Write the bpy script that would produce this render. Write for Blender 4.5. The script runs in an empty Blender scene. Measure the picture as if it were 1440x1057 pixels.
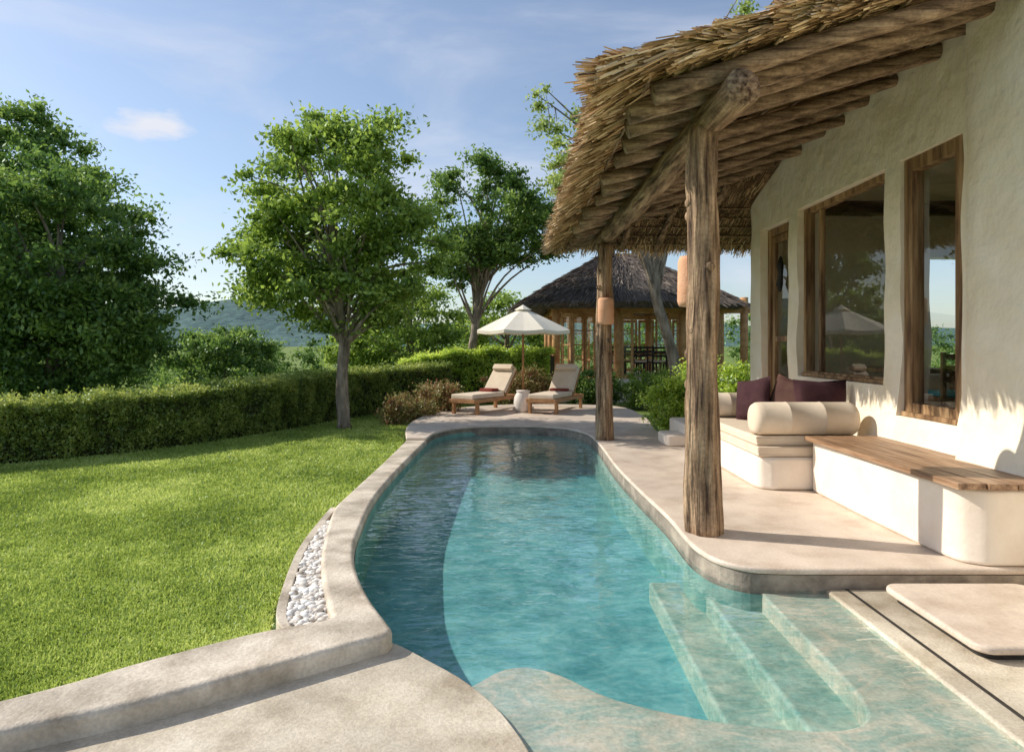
import bpy, math, random, bmesh
import numpy as np
from mathutils import Vector, Matrix, noise
R=random.Random(7); rng=np.random.default_rng(7)
sc=bpy.context.scene; col=sc.collection
sc.view_settings.view_transform='Standard'; sc.view_settings.look='None'; sc.view_settings.exposure=0

# ---------------- materials ----------------
def nodes(m):
    m.use_nodes=True; nt=m.node_tree; nt.nodes.clear(); return nt
def pmat(name,c1,c2,scale=4,rough=.8,bump=.2,bscale=30,stretch=(1,1,1),c3=None,spec=.3,dist=.02,detail=6,big=None,pos=(.32,.68),speck=None):
    m=bpy.data.materials.new(name); nt=nodes(m); N=nt.nodes.new; L=nt.links.new
    out=N('ShaderNodeOutputMaterial'); b=N('ShaderNodeBsdfPrincipled'); L(b.outputs[0],out.inputs[0])
    g=N('ShaderNodeNewGeometry'); mp=N('ShaderNodeMapping'); mp.inputs['Scale'].default_value=stretch; L(g.outputs['Position'],mp.inputs[0])
    n=N('ShaderNodeTexNoise'); n.inputs['Scale'].default_value=scale; n.inputs['Detail'].default_value=detail; n.inputs['Roughness'].default_value=.62; L(mp.outputs[0],n.inputs[0])
    r=N('ShaderNodeValToRGB'); L(n.outputs[0],r.inputs[0]); r.color_ramp.elements[0].position=pos[0]; r.color_ramp.elements[1].position=pos[1]
    r.color_ramp.elements[0].color=(*c1,1); r.color_ramp.elements[1].color=(*c2,1)
    if c3:
        e=r.color_ramp.elements.new(.5*(pos[0]+pos[1])); e.color=(*c3,1)
    colout=r.outputs[0]
    for bg_ in ([big] if big else [])+([speck] if speck else []):
        n3=N('ShaderNodeTexNoise'); n3.inputs['Scale'].default_value=bg_[0]; n3.inputs['Detail'].default_value=4; L(g.outputs['Position'],n3.inputs[0])
        mr=N('ShaderNodeMapRange'); mr.inputs[1].default_value=.38; mr.inputs[2].default_value=.6; mr.inputs[3].default_value=bg_[1]; mr.inputs[4].default_value=1.0; L(n3.outputs[0],mr.inputs[0])
        mx=N('ShaderNodeMix'); mx.data_type='RGBA'; mx.blend_type='MULTIPLY'; mx.inputs[0].default_value=1; L(colout,mx.inputs[6]); L(mr.outputs[0],mx.inputs[7]); colout=mx.outputs[2]
    L(colout,b.inputs['Base Color']); b.inputs['Roughness'].default_value=rough; b.inputs['Specular IOR Level'].default_value=spec
    if bump>0:
        n2=N('ShaderNodeTexNoise'); n2.inputs['Scale'].default_value=bscale; n2.inputs['Detail'].default_value=5; L(mp.outputs[0],n2.inputs[0])
        bp=N('ShaderNodeBump'); bp.inputs['Strength'].default_value=bump; bp.inputs['Distance'].default_value=dist; L(n2.outputs[0],bp.inputs['Height']); L(bp.outputs[0],b.inputs['Normal'])
    return m
def leafmat(name,dark,mid,light,trans=.35):
    m=bpy.data.materials.new(name); nt=nodes(m); N=nt.nodes.new; L=nt.links.new
    out=N('ShaderNodeOutputMaterial'); a=N('ShaderNodeAttribute'); a.attribute_name='v'
    r=N('ShaderNodeValToRGB'); e=r.color_ramp.elements; e[0].color=(*dark,1); e[1].color=(*light,1); x=e.new(.5); x.color=(*mid,1); L(a.outputs['Fac'],r.inputs[0])
    d=N('ShaderNodeBsdfDiffuse'); t=N('ShaderNodeBsdfTranslucent'); g=N('ShaderNodeBsdfGlossy'); g.inputs['Roughness'].default_value=.45; g.inputs[0].default_value=(.7,.8,.7,1)
    hs=N('ShaderNodeHueSaturation'); hs.inputs['Value'].default_value=1.6; hs.inputs['Hue'].default_value=.485; L(r.outputs[0],hs.inputs['Color'])
    L(r.outputs[0],d.inputs[0]); L(hs.outputs[0],t.inputs[0])
    m1=N('ShaderNodeMixShader'); m1.inputs[0].default_value=trans; L(d.outputs[0],m1.inputs[1]); L(t.outputs[0],m1.inputs[2])
    m2=N('ShaderNodeMixShader'); m2.inputs[0].default_value=.05; L(m1.outputs[0],m2.inputs[1]); L(g.outputs[0],m2.inputs[2]); L(m2.outputs[0],out.inputs[0])
    return m
def attrmat(name,c1,c2,c3,rough=.8):
    m=bpy.data.materials.new(name); nt=nodes(m); N=nt.nodes.new; L=nt.links.new
    out=N('ShaderNodeOutputMaterial'); a=N('ShaderNodeAttribute'); a.attribute_name='v'
    r=N('ShaderNodeValToRGB'); e=r.color_ramp.elements; e[0].color=(*c1,1); e[1].color=(*c3,1); x=e.new(.5); x.color=(*c2,1); L(a.outputs['Fac'],r.inputs[0])
    b=N('ShaderNodeBsdfPrincipled'); L(r.outputs[0],b.inputs['Base Color']); b.inputs['Roughness'].default_value=rough; b.inputs['Specular IOR Level'].default_value=.25; L(b.outputs[0],out.inputs[0])
    return m
def surfmix(name,tint,rough,bumps,f0,f1,power,tint2=None):
    # thin reflective sheet: Schlick reflectance from the absolute facing angle, same from both sides
    m=bpy.data.materials.new(name); nt=nodes(m); N=nt.nodes.new; L=nt.links.new
    out=N('ShaderNodeOutputMaterial'); t=N('ShaderNodeBsdfTransparent'); t.inputs[0].default_value=(*tint,1)
    g=N('ShaderNodeBsdfGlossy'); g.inputs['Roughness'].default_value=rough; g.inputs[0].default_value=(1,1,1,1)
    geo=N('ShaderNodeNewGeometry'); prev=None
    for sc_,st,di,stretch in bumps:
        mp=N('ShaderNodeMapping'); mp.inputs['Scale'].default_value=stretch; L(geo.outputs['Position'],mp.inputs[0])
        n=N('ShaderNodeTexNoise'); n.inputs['Scale'].default_value=sc_; n.inputs['Detail'].default_value=2; n.inputs['Distortion'].default_value=.6; L(mp.outputs[0],n.inputs[0])
        bp=N('ShaderNodeBump'); bp.inputs['Strength'].default_value=st; bp.inputs['Distance'].default_value=di; L(n.outputs[0],bp.inputs['Height'])
        if prev: L(prev.outputs[0],bp.inputs['Normal'])
        prev=bp
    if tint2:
        # caustic light network painted into the transmission tint with ridged noise
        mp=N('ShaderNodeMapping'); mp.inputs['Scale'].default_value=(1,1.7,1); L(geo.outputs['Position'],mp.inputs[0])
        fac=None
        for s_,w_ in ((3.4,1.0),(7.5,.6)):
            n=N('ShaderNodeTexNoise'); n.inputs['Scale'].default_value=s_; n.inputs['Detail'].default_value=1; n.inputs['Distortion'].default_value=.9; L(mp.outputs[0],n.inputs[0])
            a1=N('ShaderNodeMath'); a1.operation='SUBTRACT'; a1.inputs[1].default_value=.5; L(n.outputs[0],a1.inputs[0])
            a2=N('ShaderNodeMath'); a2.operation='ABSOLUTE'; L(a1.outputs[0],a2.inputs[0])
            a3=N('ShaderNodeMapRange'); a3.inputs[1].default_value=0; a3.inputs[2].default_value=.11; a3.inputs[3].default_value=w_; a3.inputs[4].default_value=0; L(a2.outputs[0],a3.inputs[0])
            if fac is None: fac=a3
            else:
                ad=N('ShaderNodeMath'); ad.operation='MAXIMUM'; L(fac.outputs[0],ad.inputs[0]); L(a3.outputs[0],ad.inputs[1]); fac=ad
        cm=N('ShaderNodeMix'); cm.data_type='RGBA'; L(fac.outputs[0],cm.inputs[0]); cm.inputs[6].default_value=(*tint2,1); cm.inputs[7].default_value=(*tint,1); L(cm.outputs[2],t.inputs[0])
    L(prev.outputs[0],g.inputs['Normal'])
    dt=N('ShaderNodeVectorMath'); dt.operation='DOT_PRODUCT'; L(prev.outputs[0],dt.inputs[0]); L(geo.outputs['Incoming'],dt.inputs[1])
    ab=N('ShaderNodeMath'); ab.operation='ABSOLUTE'; L(dt.outputs['Value'],ab.inputs[0])
    om=N('ShaderNodeMath'); om.operation='SUBTRACT'; om.use_clamp=True; om.inputs[0].default_value=1; L(ab.outputs[0],om.inputs[1])
    pw=N('ShaderNodeMath'); pw.operation='POWER'; pw.inputs[1].default_value=power; L(om.outputs[0],pw.inputs[0])
    f=N('ShaderNodeMath'); f.operation='MULTIPLY_ADD'; f.use_clamp=True; f.inputs[1].default_value=f1; f.inputs[2].default_value=f0; L(pw.outputs[0],f.inputs[0])
    mx=N('ShaderNodeMixShader'); L(f.outputs[0],mx.inputs[0]); L(t.outputs[0],mx.inputs[1]); L(g.outputs[0],mx.inputs[2]); L(mx.outputs[0],out.inputs[0])
    return m

M={}
M['deck']=pmat('deck_concrete',(.60,.47,.36),(.82,.69,.56),3,.5,.15,60,c3=(.74,.61,.49),spec=.35,big=(.9,.84),detail=9,speck=(55,.9))
M['riser']=pmat('riser_stone_shaded',(.16,.13,.10),(.42,.35,.27),5,.6,.3,40,c3=(.28,.23,.18),spec=.35)  # dark tone holds algae stain plus the shade of the pool-facing side
M['lower']=pmat('lower_concrete',(.46,.38,.27),(.82,.73,.58),3.2,.45,.25,70,c3=(.68,.59,.45),spec=.45,big=(1.3,.72),detail=12,speck=(70,.84))
M['rim']=pmat('rim_plaster',(.50,.41,.30),(.82,.72,.58),4,.6,.3,40,c3=(.70,.60,.47),big=(2,.76),detail=12,speck=(60,.86))
M['plaster']=pmat('wall_plaster',(.88,.76,.57),(.94,.84,.68),2.5,.85,.7,6,c3=(.91,.80,.62),dist=.045,spec=.15,detail=2)
M['plaster_s']=pmat('bench_plaster',(.78,.66,.54),(.88,.79,.67),3,.75,.3,25,dist=.01,spec=.2)
M['pool']=pmat('pool_plaster',(.12,.35,.36),(.27,.56,.54),3.2,.6,.1,30,c3=(.19,.46,.46),big=(1.0,.85),detail=5,speck=(30,.9))
M['poolw']=pmat('pool_wall_plaster',(.13,.30,.26),(.28,.47,.40),5,.6,.2,30)
M['step']=pmat('pool_step_stone',(.28,.38,.31),(.48,.55,.45),4,.6,.2,40,c3=(.38,.47,.38),speck=(30,.85))
M['shelf']=pmat('pool_shelf',(.42,.39,.30),(.68,.62,.50),3,.6,.2,40,c3=(.56,.52,.41),detail=12,speck=(60,.86))
M['log']=pmat('log_wood',(.085,.045,.025),(.66,.46,.29),15,.75,1,22,stretch=(1.6,1.6,.12),c3=(.39,.25,.145),dist=.04,pos=(.36,.66),big=(2.4,.74),detail=9,speck=(40,.75))
M['beamw']=pmat('beam_wood',(.085,.045,.025),(.64,.45,.29),15,.75,.9,22,stretch=(1.6,.12,1.6),c3=(.38,.245,.145),dist=.04,pos=(.36,.66),big=(2.4,.74),detail=9,speck=(40,.75))
M['rafter']=pmat('rafter_wood',(.10,.06,.035),(.56,.40,.26),18,.8,.8,24,stretch=(.10,1.2,1.2),c3=(.34,.225,.14),dist=.03,pos=(.34,.66),big=(4,.8),detail=9,speck=(40,.75))
M['frame']=pmat('frame_wood',(.12,.06,.028),(.48,.31,.16),7,.6,.5,30,stretch=(1.5,1.5,.15),c3=(.31,.18,.085),pos=(.36,.66))
M['teak']=pmat('teak',(.34,.16,.065),(.50,.28,.13),8,.5,.3,30,stretch=(1,.2,1))
M['pavwood']=pmat('pavilion_wood',(.42,.21,.08),(.66,.38,.18),8,.6,.3,30)
M['bark']=pmat('bark',(.11,.085,.06),(.44,.37,.30),8,.9,1,20,stretch=(1,1,.3),c3=(.26,.21,.165),dist=.04)
M['thatchcore']=pmat('thatch_core',(.05,.03,.015),(.18,.115,.06),14,.95,.8,40,stretch=(.3,1,1))
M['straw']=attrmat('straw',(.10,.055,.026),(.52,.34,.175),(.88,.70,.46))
M['gthatch']=pmat('grey_thatch',(.05,.042,.036),(.15,.125,.105),10,.95,.8,40)
M['gstraw']=attrmat('grey_straw',(.05,.04,.035),(.15,.12,.105),(.30,.255,.22))
M['cream']=pmat('cream_fabric',(.68,.55,.41),(.76,.64,.50),5,.9,.15,200,spec=.1)
M['canvas']=pmat('umbrella_canvas',(.84,.76,.62),(.88,.82,.70),3,.9,.1,100,spec=.1)
M['maroon']=pmat('maroon_fabric',(.045,.018,.021),(.075,.032,.036),8,.85,.2,200,spec=.15)
M['brown']=pmat('dark_brown_fabric',(.07,.034,.028),(.11,.055,.043),8,.85,.2,200,spec=.15)
M['towel']=pmat('towel_fabric',(.20,.04,.03),(.28,.07,.05),8,.85,.2,200,spec=.15)
M['terracotta']=pmat('terracotta',(.66,.33,.18),(.78,.44,.27),6,.8,.3,40)
M['stone']=pmat('white_stoneware',(.66,.57,.50),(.78,.71,.63),6,.6,.2,40)
M['pebble']=attrmat('pebble',(.45,.38,.30),(.76,.70,.62),(.9,.88,.83),.6)
M['turq']=pmat('turquoise_fabric',(.05,.38,.42),(.08,.48,.5),5,.8,.1,100)
M['dark']=pmat('dark_metal',(.02,.018,.016),(.04,.035,.03),5,.5,.1,50)
M['lawn']=pmat('lawn_ground',(.12,.17,.03),(.24,.30,.06),5,.95,.6,60,c3=(.17,.24,.045),big=(.5,.75))
M['grass']=leafmat('grass_blade',(.19,.28,.045),(.35,.46,.09),(.56,.64,.20),.35)
M['hill']=pmat('hazy_hill_forest',(.05,.10,.10),(.12,.20,.18),.05,1,.6,.08,dist=6)  # distance haze is mixed into this blue-green colour
M['room']=pmat('room_plaster',(.66,.54,.39),(.76,.64,.49),3,.8,.1,20)
M['roomfloor']=pmat('room_floor',(.22,.13,.07),(.36,.22,.13),3,.4,.1,20)
M['hedgecore']=pmat('hedge_core',(.012,.022,.006),(.05,.05,.02),8,1,.4,20)
M['leaf1']=leafmat('leaf_fresh',(.08,.155,.02),(.23,.35,.055),(.44,.56,.12),.45)
M['leaf2']=leafmat('leaf_deep',(.04,.105,.02),(.135,.24,.045),(.30,.42,.10),.42)
M['leaf3']=leafmat('leaf_light',(.18,.25,.06),(.30,.40,.10),(.48,.56,.2),.45)
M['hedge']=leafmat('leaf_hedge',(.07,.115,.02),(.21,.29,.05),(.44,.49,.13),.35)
M['croton']=leafmat('leaf_croton',(.26,.08,.055),(.20,.23,.06),(.56,.34,.17),.3)
M['bushy']=leafmat('leaf_yellowgreen',(.17,.27,.03),(.36,.5,.06),(.6,.7,.14),.4)
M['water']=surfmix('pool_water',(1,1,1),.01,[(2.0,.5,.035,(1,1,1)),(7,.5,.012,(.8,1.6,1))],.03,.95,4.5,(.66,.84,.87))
M['glass']=surfmix('window_glass',(.94,.96,.95),.0,[(1.2,.05,.02,(1,1,1))],.07,.5,4)

# ---------------- helpers ----------------
def wl(o):
    v=Vector((0,0,0))
    while o is not None: v+=o.location; o=o.parent
    return v
def tag(o,label=None,cat=None,kind=None,group=None):
    if label:o['label']=label
    if cat:o['category']=cat
    if kind:o['kind']=kind
    if group:o['group']=group
    return o
def empty(name,loc,label=None,cat=None,parent=None,group=None):
    o=bpy.data.objects.new(name,None); o.empty_display_size=.2
    loc=Vector(loc)
    if parent: o.parent=parent; loc=loc-wl(parent)
    o.location=loc; col.objects.link(o); return tag(o,label,cat,None,group)
def mk(name,v,f,mat,parent=None,smooth=False,attr=None,**k):
    v=np.asarray(v,dtype=float).reshape(-1,3)
    off=wl(parent) if parent else Vector((0,0,0))
    v=v-np.array(off)
    me=bpy.data.meshes.new(name)
    if isinstance(f,np.ndarray) and f.ndim==2:
        n,kk=f.shape; me.vertices.add(len(v)); me.vertices.foreach_set('co',v.ravel())
        me.loops.add(n*kk); me.loops.foreach_set('vertex_index',f.ravel().astype(np.int32))
        me.polygons.add(n); me.polygons.foreach_set('loop_start',np.arange(0,n*kk,kk,dtype=np.int32))
        me.update(calc_edges=True)
    else:
        me.from_pydata([tuple(x) for x in v],[],f)
    if attr is not None:
        a=me.attributes.new('v','FLOAT','POINT'); a.data.foreach_set('value',np.asarray(attr,dtype=np.float32))
    if smooth: me.polygons.foreach_set('use_smooth',[True]*len(me.polygons))
    me.materials.append(mat); me.update()
    o=bpy.data.objects.new(name,me)
    if parent:o.parent=parent
    col.objects.link(o)
    return tag(o,k.get('label'),k.get('cat'),k.get('kind'),k.get('group'))
class MB:
    def __init__(s): s.v=[]; s.f=[]
    def add(s,v,f):
        n=len(s.v); s.v+= [tuple(x) for x in v]; s.f+=[tuple(i+n for i in q) for q in f]; return s
    def box(s,x0,x1,y0,y1,z0,z1,rot=None):
        v=[(x,y,z) for x in(x0,x1) for y in(y0,y1) for z in(z0,z1)]
        if rot: v=[rot@Vector(p) for p in v]
        return s.add(v,[(0,1,3,2),(4,6,7,5),(0,4,5,1),(2,3,7,6),(0,2,6,4),(1,5,7,3)])
    def tube(s,pts,rad,seg=10,cap=True,wob=0):
        pts=[Vector(p) for p in pts]; n=len(pts)
        if not hasattr(rad,'__len__'): rad=[rad]*n
        vs=[];ref=None
        for i,p in enumerate(pts):
            t=(pts[min(i+1,n-1)]-pts[max(i-1,0)]).normalized()
            if ref is None: ref=t.orthogonal().normalized()
            ref=(ref-t*ref.dot(t)).normalized(); b=t.cross(ref)
            for j in range(seg):
                a=2*math.pi*j/seg; d=ref*math.cos(a)+b*math.sin(a)
                r=rad[i]
                if wob: r*=1+wob*noise.noise(Vector((p.x*3+d.x*1.2,p.y*3+d.y*1.2,p.z*2+d.z)))
                vs.append(p+d*r)
        fs=[(i*seg+j,i*seg+(j+1)%seg,(i+1)*seg+(j+1)%seg,(i+1)*seg+j) for i in range(n-1) for j in range(seg)]
        if cap: fs+= [tuple(range(seg))[::-1],tuple((n-1)*seg+j for j in range(seg))]
        return s.add(vs,fs)
    def mk(s,name,mat,parent=None,smooth=False,bevel=0,**k):
        o=mk(name,s.v,s.f,mat,parent,smooth,**k)
        if bevel: bev(o,bevel)
        return o
def bev(o,w,seg=3,ang=35):
    m=o.modifiers.new('b','BEVEL'); m.width=w; m.segments=seg; m.limit_method='ANGLE'; m.angle_limit=math.radians(ang); m.harden_normals=True
    o.data.polygons.foreach_set('use_smooth',[True]*len(o.data.polygons))
def cr(pts,n=6,closed=False):
    P=[np.array(p,float) for p in pts]; out=[]; N=len(P)
    rng_=range(N if closed else N-1)
    for i in rng_:
        if closed: a,b,c,d=P[i-1],P[i],P[(i+1)%N],P[(i+2)%N]
        else: a,b,c,d=P[max(i-1,0)],P[i],P[i+1],P[min(i+2,N-1)]
        for j in range(n):
            t=j/n; out.append(.5*((2*b)+(c-a)*t+(2*a-5*b+4*c-d)*t*t+(3*b-a-3*c+d)*t**3))
    if not closed: out.append(P[-1])
    return [tuple(p) for p in out]
def prism(name,pts,z0,z1,mat,parent=None,bevel=.02,inset=0,**k):
    n=len(pts); ar=sum(pts[i][0]*pts[(i+1)%n][1]-pts[(i+1)%n][0]*pts[i][1] for i in range(n))
    if ar<0: pts=pts[::-1]
    if inset:
        L=np.array(pts); t=np.roll(L,-1,0)-np.roll(L,1,0); t/=np.linalg.norm(t,axis=1)[:,None]+1e-9; pts=[tuple(q) for q in L+np.column_stack([-t[:,1],t[:,0]])*inset]
    v=[(x,y,z0) for x,y in pts]+[(x,y,z1) for x,y in pts]
    f=[tuple(range(n))[::-1],tuple(range(n,2*n))]+[(i,(i+1)%n,n+(i+1)%n,n+i) for i in range(n)]
    o=mk(name,v,f,mat,parent,**k)
    if bevel: bev(o,bevel,3,50)
    return o
def leaves(P,size,up=.5,aspect=.5,droop=0):
    n=len(P); d=rng.normal(size=(n,3)); d[:,2]-=droop; d/=np.linalg.norm(d,axis=1)[:,None]
    nn=rng.normal(size=(n,3)); nn[:,2]+=up*2; w=np.cross(d,nn); w/=np.linalg.norm(w,axis=1)[:,None]+1e-9
    s=size*rng.uniform(.6,1.3,n)[:,None]
    a=d*s*.5; b=w*s*.5*aspect
    V=np.stack([P-a,P+b,P+a,P-b],1).reshape(-1,3); F=np.arange(4*n).reshape(n,4)
    return V,F
def clumpleaves(lobes,nclump,cr_,nleaf,size,flat=.6,shell=.45,aspect=.5,up=.5):
    C=[];tot=sum(l[2] for l in lobes)
    for c,r,w in lobes:
        k=max(1,int(nclump*w/tot))
        d=rng.normal(size=(k,3)); d/=np.linalg.norm(d,axis=1)[:,None]
        rr=rng.uniform(shell,1.06,k)[:,None]**.7
        C.append(np.array(c)+d*rr*np.array(r))
    C=np.concatenate(C); k=len(C)
    rad=cr_*rng.uniform(.5,1.45,k)
    wt=rad**2; cnt=(nleaf*wt/wt.sum()).astype(int)
    idx=np.repeat(np.arange(k),cnt); n=len(idx)
    d=rng.normal(size=(n,3)); d/=np.linalg.norm(d,axis=1)[:,None]
    q=np.minimum(np.abs(rng.normal(0,.55,n)),1.05)[:,None]
    ax=rng.normal(size=(k,3)); ax[:,2]*=.35; ax/=np.linalg.norm(ax,axis=1)[:,None]; A=ax[idx]
    off=d*q*rad[idx][:,None]; off[:,2]*=flat
    off+=A*(np.sum(d*A,1)*q[:,0]*rad[idx])[:,None]*.6
    P=C[idx]+off+rng.normal(size=(n,3))*.03
    V,F=leaves(P,size,up,aspect)
    cv=rng.uniform(-.2,.2,k)[idx]
    a=np.clip(.42+cv+rng.normal(size=n)*.2+d[:,2]*.15,0,1)
    return C,V,F,np.repeat(a,4)
def tree(name,base,lobes,trunk,rad,nclump,crad,nleaf,size,mat,label,cat='tree',limbs=22,**k):
    root=empty(name,base,label,cat)
    C,V,F,a=clumpleaves(lobes,nclump,crad,nleaf,size,**k)
    mb=MB(); tp=cr(trunk,5); n=len(tp)
    rr=[rad*(1.25 if i==0 else 1)*(1-.5*i/(n-1)) for i in range(n)]
    mb.tube(tp,rr,12,wob=.25)
    sel=rng.permutation(len(C))[:limbs]
    for i in sel:
        e=Vector(C[i]); j=int(n*R.uniform(.5,.99)); s=Vector(tp[min(j,n-1)]); 
        if e.z<s.z: s=Vector(tp[int(n*.45)])
        mid=s.lerp(e,.45)+Vector((R.uniform(-.15,.15),R.uniform(-.15,.15),.18*(e-s).length*R.uniform(.3,1)))
        pts=cr([s,mid,e],5); m=len(pts); r0=rad*R.uniform(.25,.42)
        mb.tube(pts,[max(.007,r0*(1-.88*q/(m-1))) for q in range(m)],6,cap=False)
        for _ in range(2):
            q=pts[R.randint(3,m-2)]; e2=Vector(C[R.randrange(len(C))])
            if (e2-Vector(q)).length<1.3:
                mb.tube(cr([q,Vector(q).lerp(e2,.5)+Vector((0,0,.08)),e2],3),[r0*.35,r0*.3,r0*.25,r0*.2,r0*.15,r0*.1,.006],5,cap=False)
    mb.mk('trunk',M['bark'],root,True)
    mk('crown',V,F,mat,root,attr=a)
    return root
def bush(name,lobes,nleaf,size,mat,label,base,nclump=40,crad=.22,cat='shrub'):
    root=empty(name,base,label,cat)
    C,V,F,a=clumpleaves(lobes,nclump,crad,nleaf,size,flat=.8,shell=.3)
    V[:,2]=np.maximum(V[:,2],base[2]+.01)
    mb=MB()
    for i in range(min(14,len(C))):
        mb.tube([Vector(base)+Vector((R.uniform(-.1,.1),R.uniform(-.1,.1),0)),Vector(C[i])],[.02,.006],5)
    mb.mk('stem',M['bark'],root,True)
    mk('foliage',V,F,mat,root,attr=a); return root
def blades(B,D,L,W,taper=.4):
    n=len(B); D=D/np.linalg.norm(D,axis=1)[:,None]; r=rng.normal(size=(n,3)); w=np.cross(D,r); w/=np.linalg.norm(w,axis=1)[:,None]+1e-9
    w*=np.asarray(W).reshape(-1,1) if hasattr(W,'__len__') else W
    T=B+D*np.asarray(L).reshape(-1,1)
    V=np.stack([B-w,B+w,T+w*taper,T-w*taper],1).reshape(-1,3); return V,np.arange(4*n).reshape(n,4)

# ---------------- ground ----------------
hole=[(-1.45,8.5),(-1.45,10.7),(-1.5,12.2),(-1.0,13.2),(.5,13.6),(1.8,13),(2.2,10),(2.2,5.5),(2.4,4.2),(2.5,3),(2.4,1.1),(.5,.9),(-.45,1.1),(-.6,2.5),(-.82,3.5),(-1.05,4.2),(-1.35,5.3),(-1.47,6.8)]
c=np.array([.3,6.2]); H=np.array(cr(hole,3,True)); n=len(H); GZ=-.15
ang=np.arctan2(H[:,1]-c[1],H[:,0]-c[0]); rings=[]
for s,bl in [(1,0),(1.15,0),(1.5,.0),(2.3,.1)]+[(0,r) for r in (15,25,40,70,140,400,1500,4000)]:
    if s: p=c+(H-c)*s; z=np.full(n,GZ)
    else: p=c+np.stack([np.cos(ang),np.sin(ang)],1)*bl; z=np.full(n,GZ if bl<20 else -.5)
    rings.append(np.column_stack([p,z]))
V=np.concatenate(rings); F=[(k*n+i,(k+1)*n+i,(k+1)*n+(i+1)%n,k*n+(i+1)%n) for k in range(len(rings)-1) for i in range(n)]
mk('lawn_ground',V,F,M['lawn'],kind='structure',label='sunlit green lawn ground stretching past the hedge')
ty=[2.0,2.25,2.86,3.21,3.53,3.62,4.06,5.05,6.0,6.6,8.67,10.7,12,13.3,15.5,17]; tx=[-3.5,-3.1,-2.16,-1.76,-1.38,-1.29,-1.42,-1.62,-1.68,-1.72,-1.66,-1.72,-1.9,-1.9,-1.6,-1.4]
hfront=[(-10.5,7.4),(-8.3,8.2),(-6.8,9.03),(-5.5,10.2),(-4.7,11.6),(-4.1,13.0),(-3.7,14.3),(-2.8,16),(-1.5,17.3),(0.2,18.0),(2.2,18.2)]
NB=460000
Y=np.exp(rng.uniform(np.log(2.2),np.log(16.5),NB)); X=rng.uniform(-1,0,NB)*(.86*Y+.8)
hx=np.interp(Y,[p[1] for p in hfront],[p[0] for p in hfront])
ok=(X<np.interp(Y,ty,tx))&(X>hx)
X=X[ok];Y=Y[ok];n=len(X)
B=np.column_stack([X,Y,np.full(n,GZ+.005)]); D=np.column_stack([rng.normal(0,.7,n),rng.normal(0,.7,n),np.ones(n)])
V,F=blades(B,D,(.018+.0018*Y)*rng.uniform(.6,1.3,n),.0022+.0009*Y,.3)
lowf=np.array([noise.noise(Vector((x*.9,y*.9,0)))+.6*noise.noise(Vector((x*3.3,y*3.3,5)))+.4*noise.noise(Vector((x*9,y*9,5))) for x,y in zip(X,Y)])
mk('lawn_grass',V,F,M['grass'],attr=np.repeat(np.clip(.48+.55*lowf+rng.normal(0,.2,n),0,1),4),kind='stuff',label='short mown green lawn grass',cat='grass')

# ---------------- terraces ----------------
farp=[(1.28,9.6),(1.28,10.7),(1.2,11.4),(.95,11.95),(.55,12.25),(0,12.35),(-.6,12.25),(-1.05,11.9),(-1.28,11.3),(-1.33,10.7)]
right=[(4.4,4.43)]+cr([(1.8,4.43),(1.56,4.47),(1.40,4.62),(1.33,4.85),(1.31,5.16),(1.32,5.8),(1.28,6.8),(1.25,8.2)]+farp,4)
outer=cr([(-1.66,10.7),(-1.86,12),(-1.88,13.4),(-1.55,15.3),(-.5,16.5),(1,16.8),(2.5,16.2),(2.7,14),(2.5,12),(2.45,11.2)],4)
prism('terrace',right+outer+[(4.4,11.1)],-.045,0,M['deck'],kind='structure',bevel=.02,label='smooth pinkish concrete terrace around the pool')
prism('terrace_base',right+outer+[(4.4,11.1)],-.75,-.047,M['riser'],kind='structure',bevel=0,inset=.012,label='stained riser beneath the terrace edge, its shade coloured in')
pleft=[(-.66,3.66),(-.58,3.6),(-.43,3.45),(-.2,3.2),(.0,2.85),(.1,2.4),(.12,1.0)]
prism('lower_terrace',cr(pleft,4)+[(-6,1.0),(-6,2.0),(-3.1,2.1),(-2.1,2.7),(-1.3,3.25),(-.9,3.6)],-.75,-.136,M['lower'],kind='structure',bevel=.008,label='weathered concrete pool deck')
prism('pool_side_deck',[(2.03,1.0),(2.03,4.425),(4.4,4.425),(4.4,1.0)],-.75,-.13,M['lower'],kind='structure',bevel=.02,label='weathered concrete deck beside pool steps')
MB().box(2.155,2.175,1.0,4.42,-.131,-.127).mk('drain_channel',M['dark'],kind='structure',label='narrow dark drainage slot in the deck')

# ---------------- pool ----------------
pool=empty('swimming_pool',(0,7,-.15),'curved freeform turquoise pool with plaster rim and steps','swimming pool')
outl=cr([(-.66,3.62),(-.84,4.03),(-1.01,4.47),(-1.14,4.93),(-1.23,5.5),(-1.35,6.81),(-1.36,8.67),(-1.33,10.7)],5)
loop=outl[:-1]+cr(farp[::-1]+[(1.25,8.2),(1.28,6.8),(1.32,5.8),(1.31,5.16),(1.33,4.85),(1.40,4.62),(1.56,4.47),(1.8,4.43)],4)+[(2.03,4.42),(2.03,1.0),(.13,1.0)]+cr(pleft,4)[::-1]
L=np.array(loop)
nrm=np.roll(L,-1,0)-np.roll(L,1,0); nrm=np.column_stack([nrm[:,1],-nrm[:,0]]); nrm/=np.linalg.norm(nrm,axis=1)[:,None]+1e-9
L=L+nrm*.006
n=len(L); FZ=-.57
V=[(x,y,-.10 if (x<-.7 and y>3.8) else -.175) for x,y in L]+[(x,y,FZ-.02) for x,y in L]
mk('basin_wall',V,[(i,(i+1)%n,n+(i+1)%n,n+i) for i in range(n)],M['poolw'],pool)
MB().box(-1.8,2.3,1.0,12.8,-.72,FZ).mk('basin_floor',M['pool'],pool)
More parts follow.
